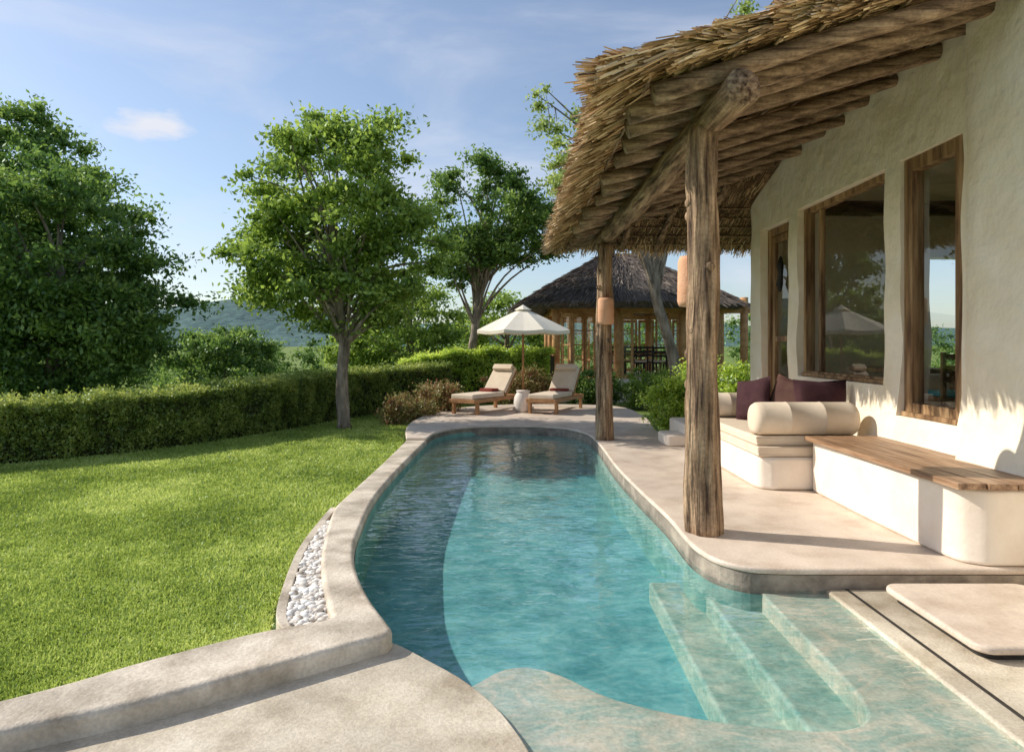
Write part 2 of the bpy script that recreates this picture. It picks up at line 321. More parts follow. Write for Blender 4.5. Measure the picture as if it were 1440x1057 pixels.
prism('shelf',cr([(-.45,3.0),(-.2,3.25),(-.07,3.4),(.07,3.45),(.245,3.36),(.43,3.17),(.63,3.05),(.86,2.96),(1.1,2.9),(1.35,2.88),(1.52,2.95),(1.6,3.15),(1.62,3.6),(1.63,4.6)],4)+[(2.2,4.6),(2.2,.9),(-.45,.9)],-.69,-.17,M['shelf'],pool,.02)
prism('step',[(1.36,2.7)]+[(1.34,3.0),(1.35,5.2),(1.8,5.2),(1.8,2.7)],-.69,-.29,M['step'],pool,.025)
prism('step.001',[(1.07,2.7),(1.05,3.1),(1.08,5.4),(1.5,5.4),(1.5,2.7)],-.69,-.42,M['step'],pool,.025)
WZ=-.146
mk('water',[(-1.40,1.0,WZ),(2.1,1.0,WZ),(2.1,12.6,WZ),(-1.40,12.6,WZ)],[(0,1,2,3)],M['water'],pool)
rin=[(-1.33,10.68),(-1.36,8.67),(-1.35,6.81),(-1.23,5.5),(-1.14,4.93),(-1.01,4.47),(-.84,4.03),(-.67,3.68),(-.63,3.58),(-.66,3.5),(-.78,3.42),(-1.2,3.11),(-1.55,2.86),(-1.99,2.62),(-2.9,2.05),(-4,1.4)]
rout=[(-4.2,1.65),(-3.1,2.28),(-2.14,2.88),(-1.74,3.23),(-1.36,3.53),(-1.12,3.66),(-1.0,3.74),(-1.06,3.92),(-1.27,4.54),(-1.435,5.2),(-1.62,6.2),(-1.64,6.8),(-1.64,8.67),(-1.66,10.68)]
prism('coping',cr(rin,5)+cr(rout,5),-.3,-.035,M['rim'],pool,.035)
# packed bed that carries the pebbles
prism('gravel_bed',[(-1.00,3.70),(-1.10,3.95),(-1.30,4.6),(-1.45,5.25),(-1.60,6.2),(-1.66,6.3),(-1.62,5.9),(-1.54,5.05),(-1.34,4.06),(-1.22,3.70)],-.3,-.12,M['lower'],pool,0)
cpath=cr([(-1.12,3.62),(-1.24,3.72),(-1.36,4.06),(-1.56,5.05),(-1.64,5.9),(-1.67,6.4)],5)
inn=[(x+.03,y+.0) for x,y in cpath]; out_=[(x-.03,y) for x,y in cpath]
prism('gravel_curb',inn+out_[::-1],-.3,-.07,M['rim'],pool,.012)
bm=bmesh.new(); bmesh.ops.create_icosphere(bm,subdivisions=2,radius=1); iv=np.array([v.co[:] for v in bm.verts]); iff=np.array([[v.index for v in f.verts] for f in bm.faces]); bm.free()
pv=[];pf=[];pa=[];k=0
for _ in range(2000):
    y=R.uniform(3.72,5.9); xo=np.interp(y,[3.74,4.06,5.05,5.9,6.2],[-1.24,-1.33,-1.53,-1.62,-1.62]); xi=np.interp(y,[3.74,3.92,4.54,5.2,6.2],[-.98,-1.05,-1.26,-1.43,-1.62])
    if xi-xo<.01: continue
    x=R.uniform(xo+.005,xi-.005); s=R.uniform(.010,.026); a=R.uniform(0,6.3)
    q=iv*np.array([s*R.uniform(1,1.5),s,s*.7]); q=q@np.array([[math.cos(a),math.sin(a),0],[-math.sin(a),math.cos(a),0],[0,0,1]])
    pv.append(q+np.array([x,y,R.uniform(-.115,-.075)])); pf.append(iff+k*len(iv)); pa+=[R.random()]*len(iv); k+=1
mk('white_pebbles',np.concatenate(pv),np.concatenate(pf),M['pebble'],smooth=True,attr=pa,kind='stuff',label='white pebbles filling the narrow gravel trough',cat='pebbles')
def rrect(x0,x1,y0,y1,r,n=6):
    o=[]
    for cx,cy,a0 in [(x1-r,y1-r,0),(x0+r,y1-r,90),(x0+r,y0+r,180),(x1-r,y0+r,270)]:
        for i in range(n+1):
            a=math.radians(a0+90*i/n); o.append((cx+r*math.cos(a),cy+r*math.sin(a)))
    return o
pad=empty('stepping_slab',(2.85,3.9,-.13),'pale rounded stone slab over a dark block standing in for its shadow','stone slab')
prism('slab_top',rrect(2.32,3.22,3.38,4.3,.09),-.09,-.045,M['deck'],pad,.018)
prism('plinth',rrect(2.37,3.17,3.43,4.25,.07),-.135,-.091,M['dark'],pad,.0)  # dark inset block drawn as the shadow beneath the slab

# ---------------- house ----------------
house=empty('thatched_villa',(3.7,7.5,0),'cream plaster villa with thatched porch roof on log posts','house')
RB=lambda y:-.1*(y-5)/6
def rz(x,y):
    return 3.14+RB(y)+.30*min(max(x-.7,0),max(12.1-y,0),4.6)
def wallgrid(name,ub,vb,holes,fn,thick,mat,parent,step=.16):
    def ref(b):
        o=[]
        for a,c_ in zip(b[:-1],b[1:]):
            k=max(1,int(round((c_-a)/step))); o+=[a+(c_-a)*i/k for i in range(k)]
        return o+[b[-1]]
    U=ref(ub);W=ref(vb);nu=len(U);nw=len(W)
    solid=[[not any(h[0]-1e-6<(U[i]+U[i+1])/2<h[1]+1e-6 and h[2]-1e-6<(W[j]+W[j+1])/2<h[3]+1e-6 for h in holes) for j in range(nw-1)] for i in range(nu-1)]
    v=[fn(U[i],W[j],0) for i in range(nu) for j in range(nw)]+[fn(U[i],W[j],thick) for i in range(nu) for j in range(nw)]
    K=nu*nw; I=lambda i,j,s:i*nw+j+s*K; f=[]
    S=lambda i,j:0<=i<nu-1 and 0<=j<nw-1 and solid[i][j]
    for i in range(nu-1):
        for j in range(nw-1):
            if not solid[i][j]: continue
            f.append((I(i,j,0),I(i,j+1,0),I(i+1,j+1,0),I(i+1,j,0))); f.append((I(i,j,1),I(i+1,j,1),I(i+1,j+1,1),I(i,j+1,1)))
            if not S(i-1,j): f.append((I(i,j,0),I(i,j,1),I(i,j+1,1),I(i,j+1,0)))
            if not S(i+1,j): f.append((I(i+1,j,0),I(i+1,j+1,0),I(i+1,j+1,1),I(i+1,j,1)))
            if not S(i,j-1): f.append((I(i,j,0),I(i+1,j,0),I(i+1,j,1),I(i,j,1)))
            if not S(i,j+1): f.append((I(i,j+1,0),I(i,j+1,1),I(i+1,j+1,1),I(i+1,j+1,0)))
    o=mk(name,v,f,mat,parent)
    bm=bmesh.new(); bm.from_mesh(o.data); bmesh.ops.delete(bm,geom=[q for q in bm.verts if not q.link_faces],context='VERTS'); bm.to_mesh(o.data); bm.free()
    bev(o,.045,4,50); return o
def fw(y,z,t):
    zz=min(z,rz(3.7,y)+.08)
    x=3.7+.03*noise.noise(Vector((y*1.7,zz*1.7,0)))
    if t==0:
        x-=.10*max(0,min(1,(1.0-zz)/.5))**1.5
        x-=.12*max(0,min(1,(5.5-y)/.12))
        if y>10.5: x+= .5*((y-10.5)/.4)**2*.3
    return (x+t,y,zz)
win1=(5.62,6.5,.78,3.2); win2=(6.78,8.85,1.05,3.2); door=(9.15,10.15,.0,3.15)
wallgrid('wall',[2.2,5.38,5.62,6.5,6.78,8.85,9.15,10.15,10.5,10.9],[-.15,0,.78,1.05,3.15,3.2,4.7],[win1,win2,door],fw,.28,M['plaster'],house)
wallgrid('end_wall',[3.99,6.0,7.8,8.6],[-.15,1.0,2.8,4.7],[(6.0,7.8,1.0,2.8)],lambda u,z,t:(u,10.6+t,min(z,rz(u,10.9)+.05)),.25,M['plaster'],house,.4)
wallgrid('back_wall',[2.2,4.5,6.8,7.8,9.8,10.9],[-.15,.9,2.5,4.7],[(4.5,6.8,.9,2.5),(7.8,9.8,.9,2.5)],lambda y,z,t:(8.6+t,y,z),.25,M['room'],house,.5)
MB().box(3.99,8.6,2.2,2.4,-.15,4.6).mk('near_wall',M['room'],house)
MB().box(3.99,8.6,2.4,10.6,-.1,.06).mk('floor',M['roomfloor'],house)
MB().box(3.99,8.6,2.4,10.6,3.65,3.7).mk('ceiling',M['room'],house)
MB().box(6.2,6.32,7.2,9.0,.06,3.65).mk('partition_wall',M['room'],house)
MB().box(6.32,8.5,9.0,9.1,.06,3.6).mk('partition_wall.001',M['frame'],house)
MB().box(8.45,8.55,6.6,7.6,2.7,2.95).mk('air_vent',M['dark'],house)
def window(nm,y0,y1,z0,z1,x,fw_,mull=[]):
    w=empty(nm,(x,(y0+y1)/2,z0),parent=house)
    mb=MB(); d=.06; e=.004
    mb.box(x-d,x+d,y0+e,y0+fw_,z0+e,z1-e).box(x-d,x+d,y1-fw_,y1-e,z0+e,z1-e).box(x-d+.004,x+d-.004,y0+fw_,y1-fw_,z0+e,z0+fw_).box(x-d+.004,x+d-.004,y0+fw_,y1-fw_,z1-fw_,z1-e)
    for y in mull: mb.box(x-.03,x+.03,y-.03,y+.03,z0+fw_,z1-fw_)
    mb.mk('frame',M['frame'],w,bevel=.008)
    mk('pane',[(x,y0+fw_-.01,z0+fw_-.01),(x,y0+fw_-.01,z1-fw_+.01),(x,y1-fw_+.01,z1-fw_+.01),(x,y1-fw_+.01,z0+fw_-.01)],[(0,1,2,3)],M['glass'],w)
    MB().box(x-.10,x-.062,y0+.02,y1-.02,z0+.004,z0+.045).mk('sill',M['frame'],w,bevel=.008)
window('window',5.62,6.5,.78,3.2,3.79,.13)
window('window.001',6.78,8.85,1.05,3.2,3.84,.07,mull=[8.45])
dr=empty('door',(3.86,9.65,0),parent=house)
mb=MB().box(3.80,3.92,9.155,9.25,.01,3.14).box(3.80,3.92,10.05,10.145,.01,3.14).box(3.804,3.916,9.25,10.05,3.04,3.14)
mb.mk('frame',M['frame'],dr,bevel=.008)
mb=MB().box(3.83,3.88,9.26,9.36,.02,3.03).box(3.83,3.88,9.94,10.04,.02,3.03).box(3.832,3.878,9.36,9.94,.02,.9).box(3.832,3.878,9.36,9.94,2.93,3.03).box(3.834,3.876,9.36,9.94,1.5,1.58)
mb.mk('door_leaf',M['frame'],dr,bevel=.006)
mk('pane',[(3.855,9.35,.89),(3.855,9.35,2.94),(3.855,9.95,2.94),(3.855,9.95,.89)],[(0,1,2,3)],M['glass'],dr)
MB().tube([(3.79,9.31,1.15),(3.77,9.31,1.2),(3.77,9.31,1.35),(3.79,9.31,1.4)],.012,6).mk('handle',M['dark'],dr,True)
MB().tube([(3.80,9.65,2.7),(3.79,9.65,2.58),(3.79,9.63,2.45),(3.79,9.67,2.3),(3.79,9.65,2.2)],[.015,.05,.035,.05,.015],8).mk('carved_ornament',M['dark'],dr,True)
def post(x,y,z1,r):
    pts=[(x+.02*noise.noise(Vector((0,y,z*1.3))),y+.02*noise.noise(Vector((5,y,z*1.3))),z) for z in np.linspace(-.02,z1,40)]
    mb=MB().tube(pts,[r*(1.07-.12*i/39)*(1+.06*noise.noise(Vector((i*.35,y,0)))) for i in range(40)],36,wob=.25)
    for _ in range(9):
        a=R.uniform(2.5,6.0);z=R.uniform(.3,z1-.3); d=Vector((math.cos(a),math.sin(a),0)); p=Vector((x,y,z))
        mb.tube([p+d*r*.7,p+d*r*1.0,p+d*r*1.08],[.05,.038,.02],8)
    return mb.mk('post',M['log'],house,True)
post(1.48,5.3,3.12,.125); post(1.42,10.5,3.0,.125)
bp=[(1.56-.12*t,4.62+6.6*t,3.2-.11*t+.015*math.sin(t*9)) for t in np.linspace(0,1,30)]
MB().tube(bp,[.128-.012*t for t in np.linspace(0,1,30)],24,wob=.2).mk('beam',M['beamw'],house,True)
for x,y in [(1.455,5.49),(1.42,10.33)]:
    pr=[(0,.0),(.11,.0),(.125,.04),(.12,.36),(.105,.40),(.085,.40),(.08,.1),(0,.09)]
    s=20; v=[(x+r*math.cos(2*math.pi*j/s),y+r*.85*math.sin(2*math.pi*j/s),1.76+z) for r,z in pr for j in range(s)]
    f=[(i*s+j,i*s+(j+1)%s,(i+1)*s+(j+1)%s,(i+1)*s+j) for i in range(len(pr)-1) for j in range(s)]
    mk('lamp_shade',v,f,M['terracotta'],house,True)
ys=[4.80,5.1,5.42,5.95,6.5,7.05,7.6,8.15,8.7,9.25,9.8,10.35,10.9,11.4]
for i,y in enumerate(ys):
    x1=min(.7+(12.1-y),5.2) ; x0=.96+R.uniform(-.14,.10); dy=R.uniform(-.12,.12)
    r=R.uniform(.055,.076); pts=[]
    for t in np.linspace(0,1,14):
        x=x0+(x1-x0)*t; yy=y+dy*t; pts.append((x,yy+.02*math.sin(t*6+i),rz(x,yy)-.02+.016*math.sin(t*8+i*2)))
    MB().tube(pts,[r*(1.1-.25*t) for t in np.linspace(0,1,14)],14,wob=.25).mk('rafter' if i==0 else f'rafter.{i:03d}',M['rafter'],house,True)
for i,x in enumerate([1.9,2.5,3.1]):
    pts=[(x,y,rz(x,y)-.0) for y in np.linspace(11.85,12.1-(x-.7)+.1,6)]
    MB().tube(pts,.05,10).mk(f'hip_rafter.{i:03d}' if i else 'hip_rafter',M['beamw'],house,True)
mb=MB()
for x in np.arange(.95,3.7,.3):
    ye=min(11.9,12.1-(x-.7)); mb.tube([(x,y,rz(x,y)+.07) for y in np.linspace(4.7,ye,8)],.014,6)
for k in range(5):
    y=11.8-k*.3; mb.tube([(x,y,rz(x,y)+.07) for x in np.linspace(.9+(11.8-y)+.1,4.4,5)],.014,6)
mb.mk('batten',M['beamw'],house,True)
def okc(x,y): return x>=.74 and x<=9.2 and y<=12.0 and (y>=4.62 or (x>3.55 and y>=2))
xs=np.arange(.75,9.3,.15); yy=np.arange(2.0,12.1,.15); v=[];f=[];idx={}
def top(x,y): return rz(x,y)+.10
TH=.11
for s in (0,1):
    for i,x in enumerate(xs):
        for j,y in enumerate(yy):
            idx[(i,j,s)]=len(v); v.append((x,y,top(x,y)+(TH if s else 0)+ (.02*noise.noise(Vector((x*4,y*4,s))))))
C=lambda i,j:0<=i<len(xs)-1 and 0<=j<len(yy)-1 and okc(xs[i]+.07,yy[j]+.07)
for i in range(len(xs)-1):
    for j in range(len(yy)-1):
        if not C(i,j):continue
        a=lambda p,q,s:idx[(p,q,s)]
        f.append((a(i,j,0),a(i,j+1,0),a(i+1,j+1,0),a(i+1,j,0))); f.append((a(i,j,1),a(i+1,j,1),a(i+1,j+1,1),a(i,j+1,1)))
        if not C(i-1,j): f.append((a(i,j,0),a(i,j,1),a(i,j+1,1),a(i,j+1,0)))
        if not C(i+1,j): f.append((a(i+1,j,0),a(i+1,j+1,0),a(i+1,j+1,1),a(i+1,j,1)))
        if not C(i,j-1): f.append((a(i,j,0),a(i+1,j,0),a(i+1,j,1),a(i,j,1)))
        if not C(i,j+1): f.append((a(i,j+1,0),a(i,j+1,1),a(i+1,j+1,1),a(i+1,j+1,0)))
roof=mk('roof',v,f,M['thatchcore'],house)
Bs=[];Ds=[];Ls=[];Ws=[];Ss=[]
def addb(B,D,L,W,s=.5): Bs.append(B);Ds.append(D);Ls.append(L);Ws.append(W);Ss.append(np.full(len(B),s))
zv=np.vectorize(top)
n=12000; y=rng.uniform(4.5,12.05,n); yb=np.floor(y/.09); x=rng.choice([.80,.93,1.06],n)+rng.normal(0,.02,n); lay=rng.uniform(0,1,n)
hb=np.sin(yb*12.9898)*43758.5453; hb=hb-np.floor(hb)
B=np.column_stack([x,y,zv(x,y)+.0+.12*lay])
D=np.column_stack([-np.ones(n),(hb-.5)*.4+rng.normal(0,.08,n),-.45-.25*hb+.25*lay+rng.normal(0,.05,n)]); addb(B,D,rng.uniform(.14,.25,n)+hb*.08,rng.uniform(.005,.012,n),.56)
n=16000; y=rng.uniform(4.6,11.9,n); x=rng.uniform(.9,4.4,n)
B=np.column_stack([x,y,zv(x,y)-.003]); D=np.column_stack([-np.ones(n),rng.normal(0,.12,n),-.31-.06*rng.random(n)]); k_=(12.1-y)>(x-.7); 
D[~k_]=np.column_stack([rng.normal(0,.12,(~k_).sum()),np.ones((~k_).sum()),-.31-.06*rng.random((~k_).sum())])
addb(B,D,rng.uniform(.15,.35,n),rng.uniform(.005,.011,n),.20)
n=13000; x=rng.uniform(.75,3.9,n); xb=np.floor(x/.13); x=xb*.13+rng.normal(0,.02,n); lay=rng.random(n)
hb=np.sin(xb*12.9898+np.floor(lay*3)*7.1)*43758.5453; hb=hb-np.floor(hb)
B=np.column_stack([x,4.62+rng.uniform(-.02,.3,n),zv(x,np.full(n,4.65))+.01+.12*lay])
D=np.column_stack([-np.ones(n),-.45+(hb-.5)*.5+rng.normal(0,.10,n),-.25-.3*hb+.25*lay]); addb(B,D,rng.uniform(.14,.26,n),rng.uniform(.005,.012,n),.54)
n=13000; y=rng.uniform(4.5,12,n); x=rng.uniform(.8,5.5,n)
B=np.column_stack([x,y,zv(x,y)+TH]); D=np.column_stack([-np.ones(n),rng.normal(0,.14,n),-.3+.08*rng.random(n)]); k_=(12.1-y)>(x-.7)
D[~k_]=np.column_stack([rng.normal(0,.14,(~k_).sum()),np.ones((~k_).sum()),-.3+.08*rng.random((~k_).sum())])
addb(B,D,rng.uniform(.2,.4,n),rng.uniform(.006,.012,n))
n=5000; x=rng.uniform(.75,9,n); y=rng.uniform(11.6,12.0,n); B=np.column_stack([x,y,zv(x,y)+.12*rng.random(n)]); D=np.column_stack([rng.normal(0,.2,n),np.ones(n),-.5-.3*rng.random(n)]); addb(B,D,rng.uniform(.15,.35,n),rng.uniform(.006,.013,n))
B=np.concatenate(Bs);D=np.concatenate(Ds);L_=np.concatenate(Ls);W_=np.concatenate(Ws);S_=np.concatenate(Ss)
V,F=blades(B,D,L_,W_,.6); n=len(B)
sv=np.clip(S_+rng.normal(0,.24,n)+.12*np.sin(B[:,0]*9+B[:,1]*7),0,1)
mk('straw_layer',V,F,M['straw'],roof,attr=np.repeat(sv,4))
prism('entry_step',rrect(2.2,2.75,9.75,10.35,.08),.0,.16,M['plaster_s'],house,.03)
prism('entry_step.001',rrect(2.5,3.6,9.9,10.9,.08),.0,.3,M['plaster_s'],house,.03)

# ---------------- bench + sofa ----------------
bench=empty('plaster_bench',(3.3,5.6,0),'curved cream plaster bench with dark plank top','bench')
prism('base',cr([(3.64,4.47),(3.2,4.455),(3.05,4.50),(2.97,4.62),(2.95,5.0),(2.95,5.8),(2.98,6.78)],5)+[(3.64,6.78)],.0,.505,M['plaster_s'],bench,.03)
mb=MB(); ws=np.linspace(2.9,3.66,5)
for i in range(4):
    mb.box(ws[i]+.002,ws[i+1]-.002,4.42 if i else 4.44,6.78,.507,.55)
mb.mk('seat_top',pmat('bench_planks',(.14,.07,.035),(.48,.31,.19),5,.45,.4,20,stretch=(4,.3,4),c3=(.30,.17,.09),spec=.5),bench,bevel=.006)
sofa=empty('built_in_sofa',(3.0,8,0),'cream cushioned daybed built on a plaster plinth','sofa')
prism('base',cr([(3.58,6.80),(2.75,6.80),(2.56,6.83),(2.47,6.95),(2.46,7.4),(2.47,8.6),(2.55,8.98),(2.8,9.05),(3.58,9.05)],5),0,.33,M['plaster_s'],sofa,.04)
def rbox(name,x0,x1,y0,y1,z0,z1,b,mat,parent,rot=None,puff=0):
    bm=bmesh.new(); bmesh.ops.create_cube(bm,size=1); bmesh.ops.subdivide_edges(bm,edges=bm.edges[:],cuts=5,use_grid_fill=True)
    cx,cy,cz=(x0+x1)/2,(y0+y1)/2,(z0+z1)/2; sx,sy,sz=x1-x0,y1-y0,z1-z0
    v=[]
    for q in bm.verts:
        p=q.co.copy(); d=(1-(2*p.x)**2)*(1-(2*p.y)**2); 
        P=Vector((cx+p.x*sx,cy+p.y*sy,cz+p.z*sz*(1+puff*d))); v.append(P if rot is None else rot@P)
    f=[[q.index for q in fa.verts] for fa in bm.faces]; bm.free()
    o=mk(name,v,f,mat,parent); bev(o,b,4,40); return o
rbox('seat_cushion',2.46,3.5,6.83,8.3,.335,.43,.03,M['cream'],sofa,puff=.1)
rbox('seat_cushion.001',2.47,3.5,6.9,8.95,.433,.53,.03,M['cream'],sofa,puff=.15)
def roll(name,x0,x1,y,z,r,parent):
    s=24; v=[];f=[]
    prof=[(0,.0),(0,.6),(.015,.85),(.05,.98),(.1,1)]
    mid=[(x0+(x1-x0)*t+d,b) for t in (.33,.66) for d,b in ((-.006,1),(-.002,1.015),(.002,1.015),(.006,1))]
    seq=[(x0+a,b) for a,b in prof]+mid+[(x1-a,b) for a,b in prof[::-1]]
    for x,b in seq:
        for j in range(s):
            a=2*math.pi*j/s; v.append((x,y+r*1.05*b*math.cos(a),max(z+r*b*math.sin(a),z-r*.85)))
    f=[(i*s+j,i*s+(j+1)%s,(i+1)*s+(j+1)%s,(i+1)*s+j) for i in range(len(seq)-1) for j in range(s)]
    return mk(name,v,f,M['cream'],parent,True)
roll('bolster',2.46,3.52,7.02,.69,.175,sofa)
roll('bolster.001',2.5,3.3,8.75,.68,.16,sofa)
def pillow(c,size,rotm,label,mat):
    n=14; v=[];f=[]
    for s in (1,-1):
        for i in range(n+1):
            for j in range(n+1):
                u=-1+2*i/n;w=-1+2*j/n; t=((1-u**4)*(1-w**4))**.55*.28
                pin=1-.09*(1-abs(u*w))*(abs(u)**6+abs(w)**6)
                v.append(rotm@(Vector((u*pin,s*t,w*pin))*size/2)+Vector(c))
    K=(n+1)**2
    for i in range(n):
        for j in range(n):
            q=[i*(n+1)+j,i*(n+1)+j+1,(i+1)*(n+1)+j+1,(i+1)*(n+1)+j]; f.append(tuple(q)); f.append(tuple(a+K for a in q[::-1]))
    return mk('throw_pillow',np.array([tuple(p) for p in v]),f,mat,smooth=True,label=label,cat='pillow',group='dark pillows on the daybed')
def E(x,y,z): return Matrix.Rotation(math.radians(z),3,'Z')@Matrix.Rotation(math.radians(y),3,'Y')@Matrix.Rotation(math.radians(x),3,'X')
pillow((3.36,7.42,.80),.56,E(-14,0,-8),'square plum maroon pillow leaning upright on the daybed',M['maroon'])
pillow((3.24,8.0,.80),.52,E(-14,14,-60),'square dark brown pillow leaning upright on the daybed',M['brown'])
pillow((2.93,8.3,.79),.52,E(-14,-10,-60),'square plum maroon pillow leaning upright on the daybed',M['maroon'])

# ---------------- interior furniture ----------------
def table(x,y,z,w,d,h,mat,label):
    t=empty('dining_table',(x,y,z),label,'table')
    MB().box(x-w/2,x+w/2,y-d/2,y+d/2,z+h-.05,z+h).mk('table_top',mat,t,bevel=.01)
    k=0
    for sx in(-1,1):
        for sy in(-1,1):
            cx=x+sx*(w/2-.08);cy=y+sy*(d/2-.08); MB().box(cx-.035,cx+.035,cy-.035,cy+.035,z,z+h-.052).mk('leg' if k==0 else f'leg.{k:03d}',mat,t,bevel=.006);k+=1
def chair(x,y,z,rot,mat,cmat,label,group):
    c=empty('dining_chair',(x,y,z),label,'chair',group=group); m=Matrix.Translation((x,y,z))@Matrix.Rotation(rot,4,'Z')
    MB().box(-.22,.22,-.22,.22,.40,.44,m).mk('seat',mat,c,bevel=.01)
    MB().box(-.2,.2,-.2,.2,.442,.50,m).mk('cushion',cmat,c,bevel=.02)
    mb=MB().box(-.22,-.18,.18,.22,.442,.92,m).box(.18,.22,.18,.22,.442,.92,m)
    for z_ in (.6,.72,.84): mb.box(-.178,.178,.19,.21,z_,z_+.06,m)
    mb.mk('backrest',mat,c); k=0
    for sx in(-1,1):
        for sy in(-1,1): MB().box(sx*.2-.02,sx*.2+.02,sy*.2-.02,sy*.2+.02,0,.398,m).mk('leg' if k==0 else f'leg.{k:03d}',mat,c);k+=1
table(4.75,8.3,.455,.8,1.1,.72,M['frame'],'dark wooden table standing inside the villa')
chair(4.75,7.4,.455,math.pi,M['frame'],M['turq'],'wooden chair with turquoise cushion inside the villa','chairs inside the villa')
MB().box(4.3,5.2,6.9,9.2,.06,.455).mk('raised_floor',M['roomfloor'],house,bevel=.01)

# ---------------- patio furniture ----------------
def lounger(x,y,yaw,lab):
    r=empty('sun_lounger',(x,y,0),lab,'sun lounger',group='sun loungers beside the pool')
    mb=MB()
    mb.box(-.33,-.28,-.95,.95,.24,.32).box(.28,.33,-.95,.95,.24,.32).box(-.28,.28,-.95,-.9,.24,.32).box(-.28,.28,.9,.95,.24,.32)
    for k in range(11): mb.box(-.28,.28,-.86+k*.11,-.79+k*.11,.3,.318)
    parts=[('frame',mb,M['teak'])]
    a=math.radians(48); m=Matrix.Translation((0,.3,.33))@Matrix.Rotation(a,4,'X')
    mb=MB().box(-.3,-.25,0,.72,-.03,0,m).box(.25,.3,0,.72,-.03,0,m)
    for k in range(6): mb.box(-.25,.25,.04+k*.115,.11+k*.115,-.025,-.005,m)
    parts.append(('backrest',mb,M['teak']))
    for i,(sx,sy) in enumerate([(-.3,-.8),(.3,-.8),(-.3,.8),(.3,.8)]):
        parts.append(('leg' if i==0 else f'leg.{i:03d}',MB().box(sx-.03,sx+.03,sy-.04,sy+.04,0,.238),M['teak']))
    T=Matrix.Translation((x,y,0))@Matrix.Rotation(yaw,4,'Z')
    for nme,mb,mt in parts:
        mb.v=[tuple(T@Vector(p)) for p in mb.v]; mb.mk(nme,mt,r,bevel=.006)
    rbox('cushion',-.28,.28,-.93,.27,.322,.42,.03,M['cream'],r,T,.1)
    rbox('back_cushion',-.28,.28,.06,.76,.005,.10,.03,M['cream'],r,T@m,.12)
    rbox('head_roll',-.25,.25,.62,.76,.11,.19,.03,M['cream'],r,T@m,.1)
    return r,T
r1,T1=lounger(-.55,15.0,math.radians(-32),'teak sun lounger with cream cushion and dark towel')
r2,T2=lounger(.98,15.1,math.radians(-24),'teak sun lounger with cream cushion beside umbrella')
rbox('folded_towel',-.22,.12,.02,.28,.425,.49,.02,M['towel'],None,T1); o=bpy.data.objects['folded_towel']; tag(o,'folded maroon towel lying on a lounger','towel')
rbox('folded_towel',-.2,.2,.1,.28,.425,.48,.02,M['towel'],None,T2); o=bpy.data.objects['folded_towel.001']; tag(o,'folded maroon towel lying on a lounger','towel')
pr=[(0,0),(.14,0),(.18,.08),(.205,.2),(.19,.33),(.14,.42),(.13,.44),(.15,.45),(.15,.47),(0,.47)]; s=28
st=empty('side_table',(.24,14.75,0),'round white ceramic drum table between the loungers','side table')
v=[(.24+r*math.cos(2*math.pi*j/s),14.75+r*math.sin(2*math.pi*j/s),z) for r,z in pr for j in range(s)]
mk('drum_body',v,[(i*s+j,i*s+(j+1)%s,(i+1)*s+(j+1)%s,(i+1)*s+j) for i in range(len(pr)-1) for j in range(s)],M['stone'],st,True)
um=empty('patio_umbrella',(.25,15.4,0),'cream canvas patio umbrella on a wooden pole','umbrella')
ux,uy=.25,15.4
MB().tube([(ux,uy,.0),(ux,uy,2.3)],.026,12).mk('pole',M['teak'],um,True)
MB().tube([(ux,uy,0),(ux,uy,.06),(ux,uy,.08),(ux,uy,.2)],[.25,.24,.06,.05],20).mk('base',M['stone'],um,True)
v=[(ux,uy,2.28)];f=[];S=8;sub=4;nr=8;tot=S*sub
for i in range(1,nr+1):
    for j in range(tot):
        a=2*math.pi*(j+2)/tot; ph=(j%sub)/sub; sag=1-.075*math.sin(math.pi*ph); r=1.10*i/nr
        z=2.28-.50*(i/nr)**1.08-.03*math.sin(math.pi*ph)*(i/nr)
        v.append((ux+r*sag*math.cos(a),uy+r*sag*math.sin(a),z))
for j in range(tot):
    f.append((0,1+j,1+(j+1)%tot))
    for i in range(nr-1): f.append((1+i*tot+j,1+(i+1)*tot+j,1+(i+1)*tot+(j+1)%tot,1+i*tot+(j+1)%tot))
b0=len(v)
for j in range(tot):
    q=v[1+(nr-1)*tot+j]; v.append((q[0],q[1],q[2]-.07))
for j in range(tot): f.append((1+(nr-1)*tot+j,b0+j,b0+(j+1)%tot,1+(nr-1)*tot+(j+1)%tot))
mk('canopy',v,f,M['canvas'],um)
v=[(ux,uy,2.36)]+[(ux+.2*math.cos(a),uy+.2*math.sin(a),2.24) for a in np.linspace(0,2*math.pi,9)[:-1]]
mk('vent_cap',v,[(0,1+j,1+(j+1)%8) for j in range(8)],M['canvas'],um)
mb=MB()
for j in range(8):
    a=2*math.pi*(j*4+2)/32; mb.tube([(ux,uy,2.22),(ux+1.05*math.cos(a),uy+1.05*math.sin(a),1.77)],.012,5); mb.tube([(ux,uy,1.75),(ux+.55*math.cos(a),uy+.55*math.sin(a),1.99)],.01,5)
mb.mk('ribs',M['teak'],um)

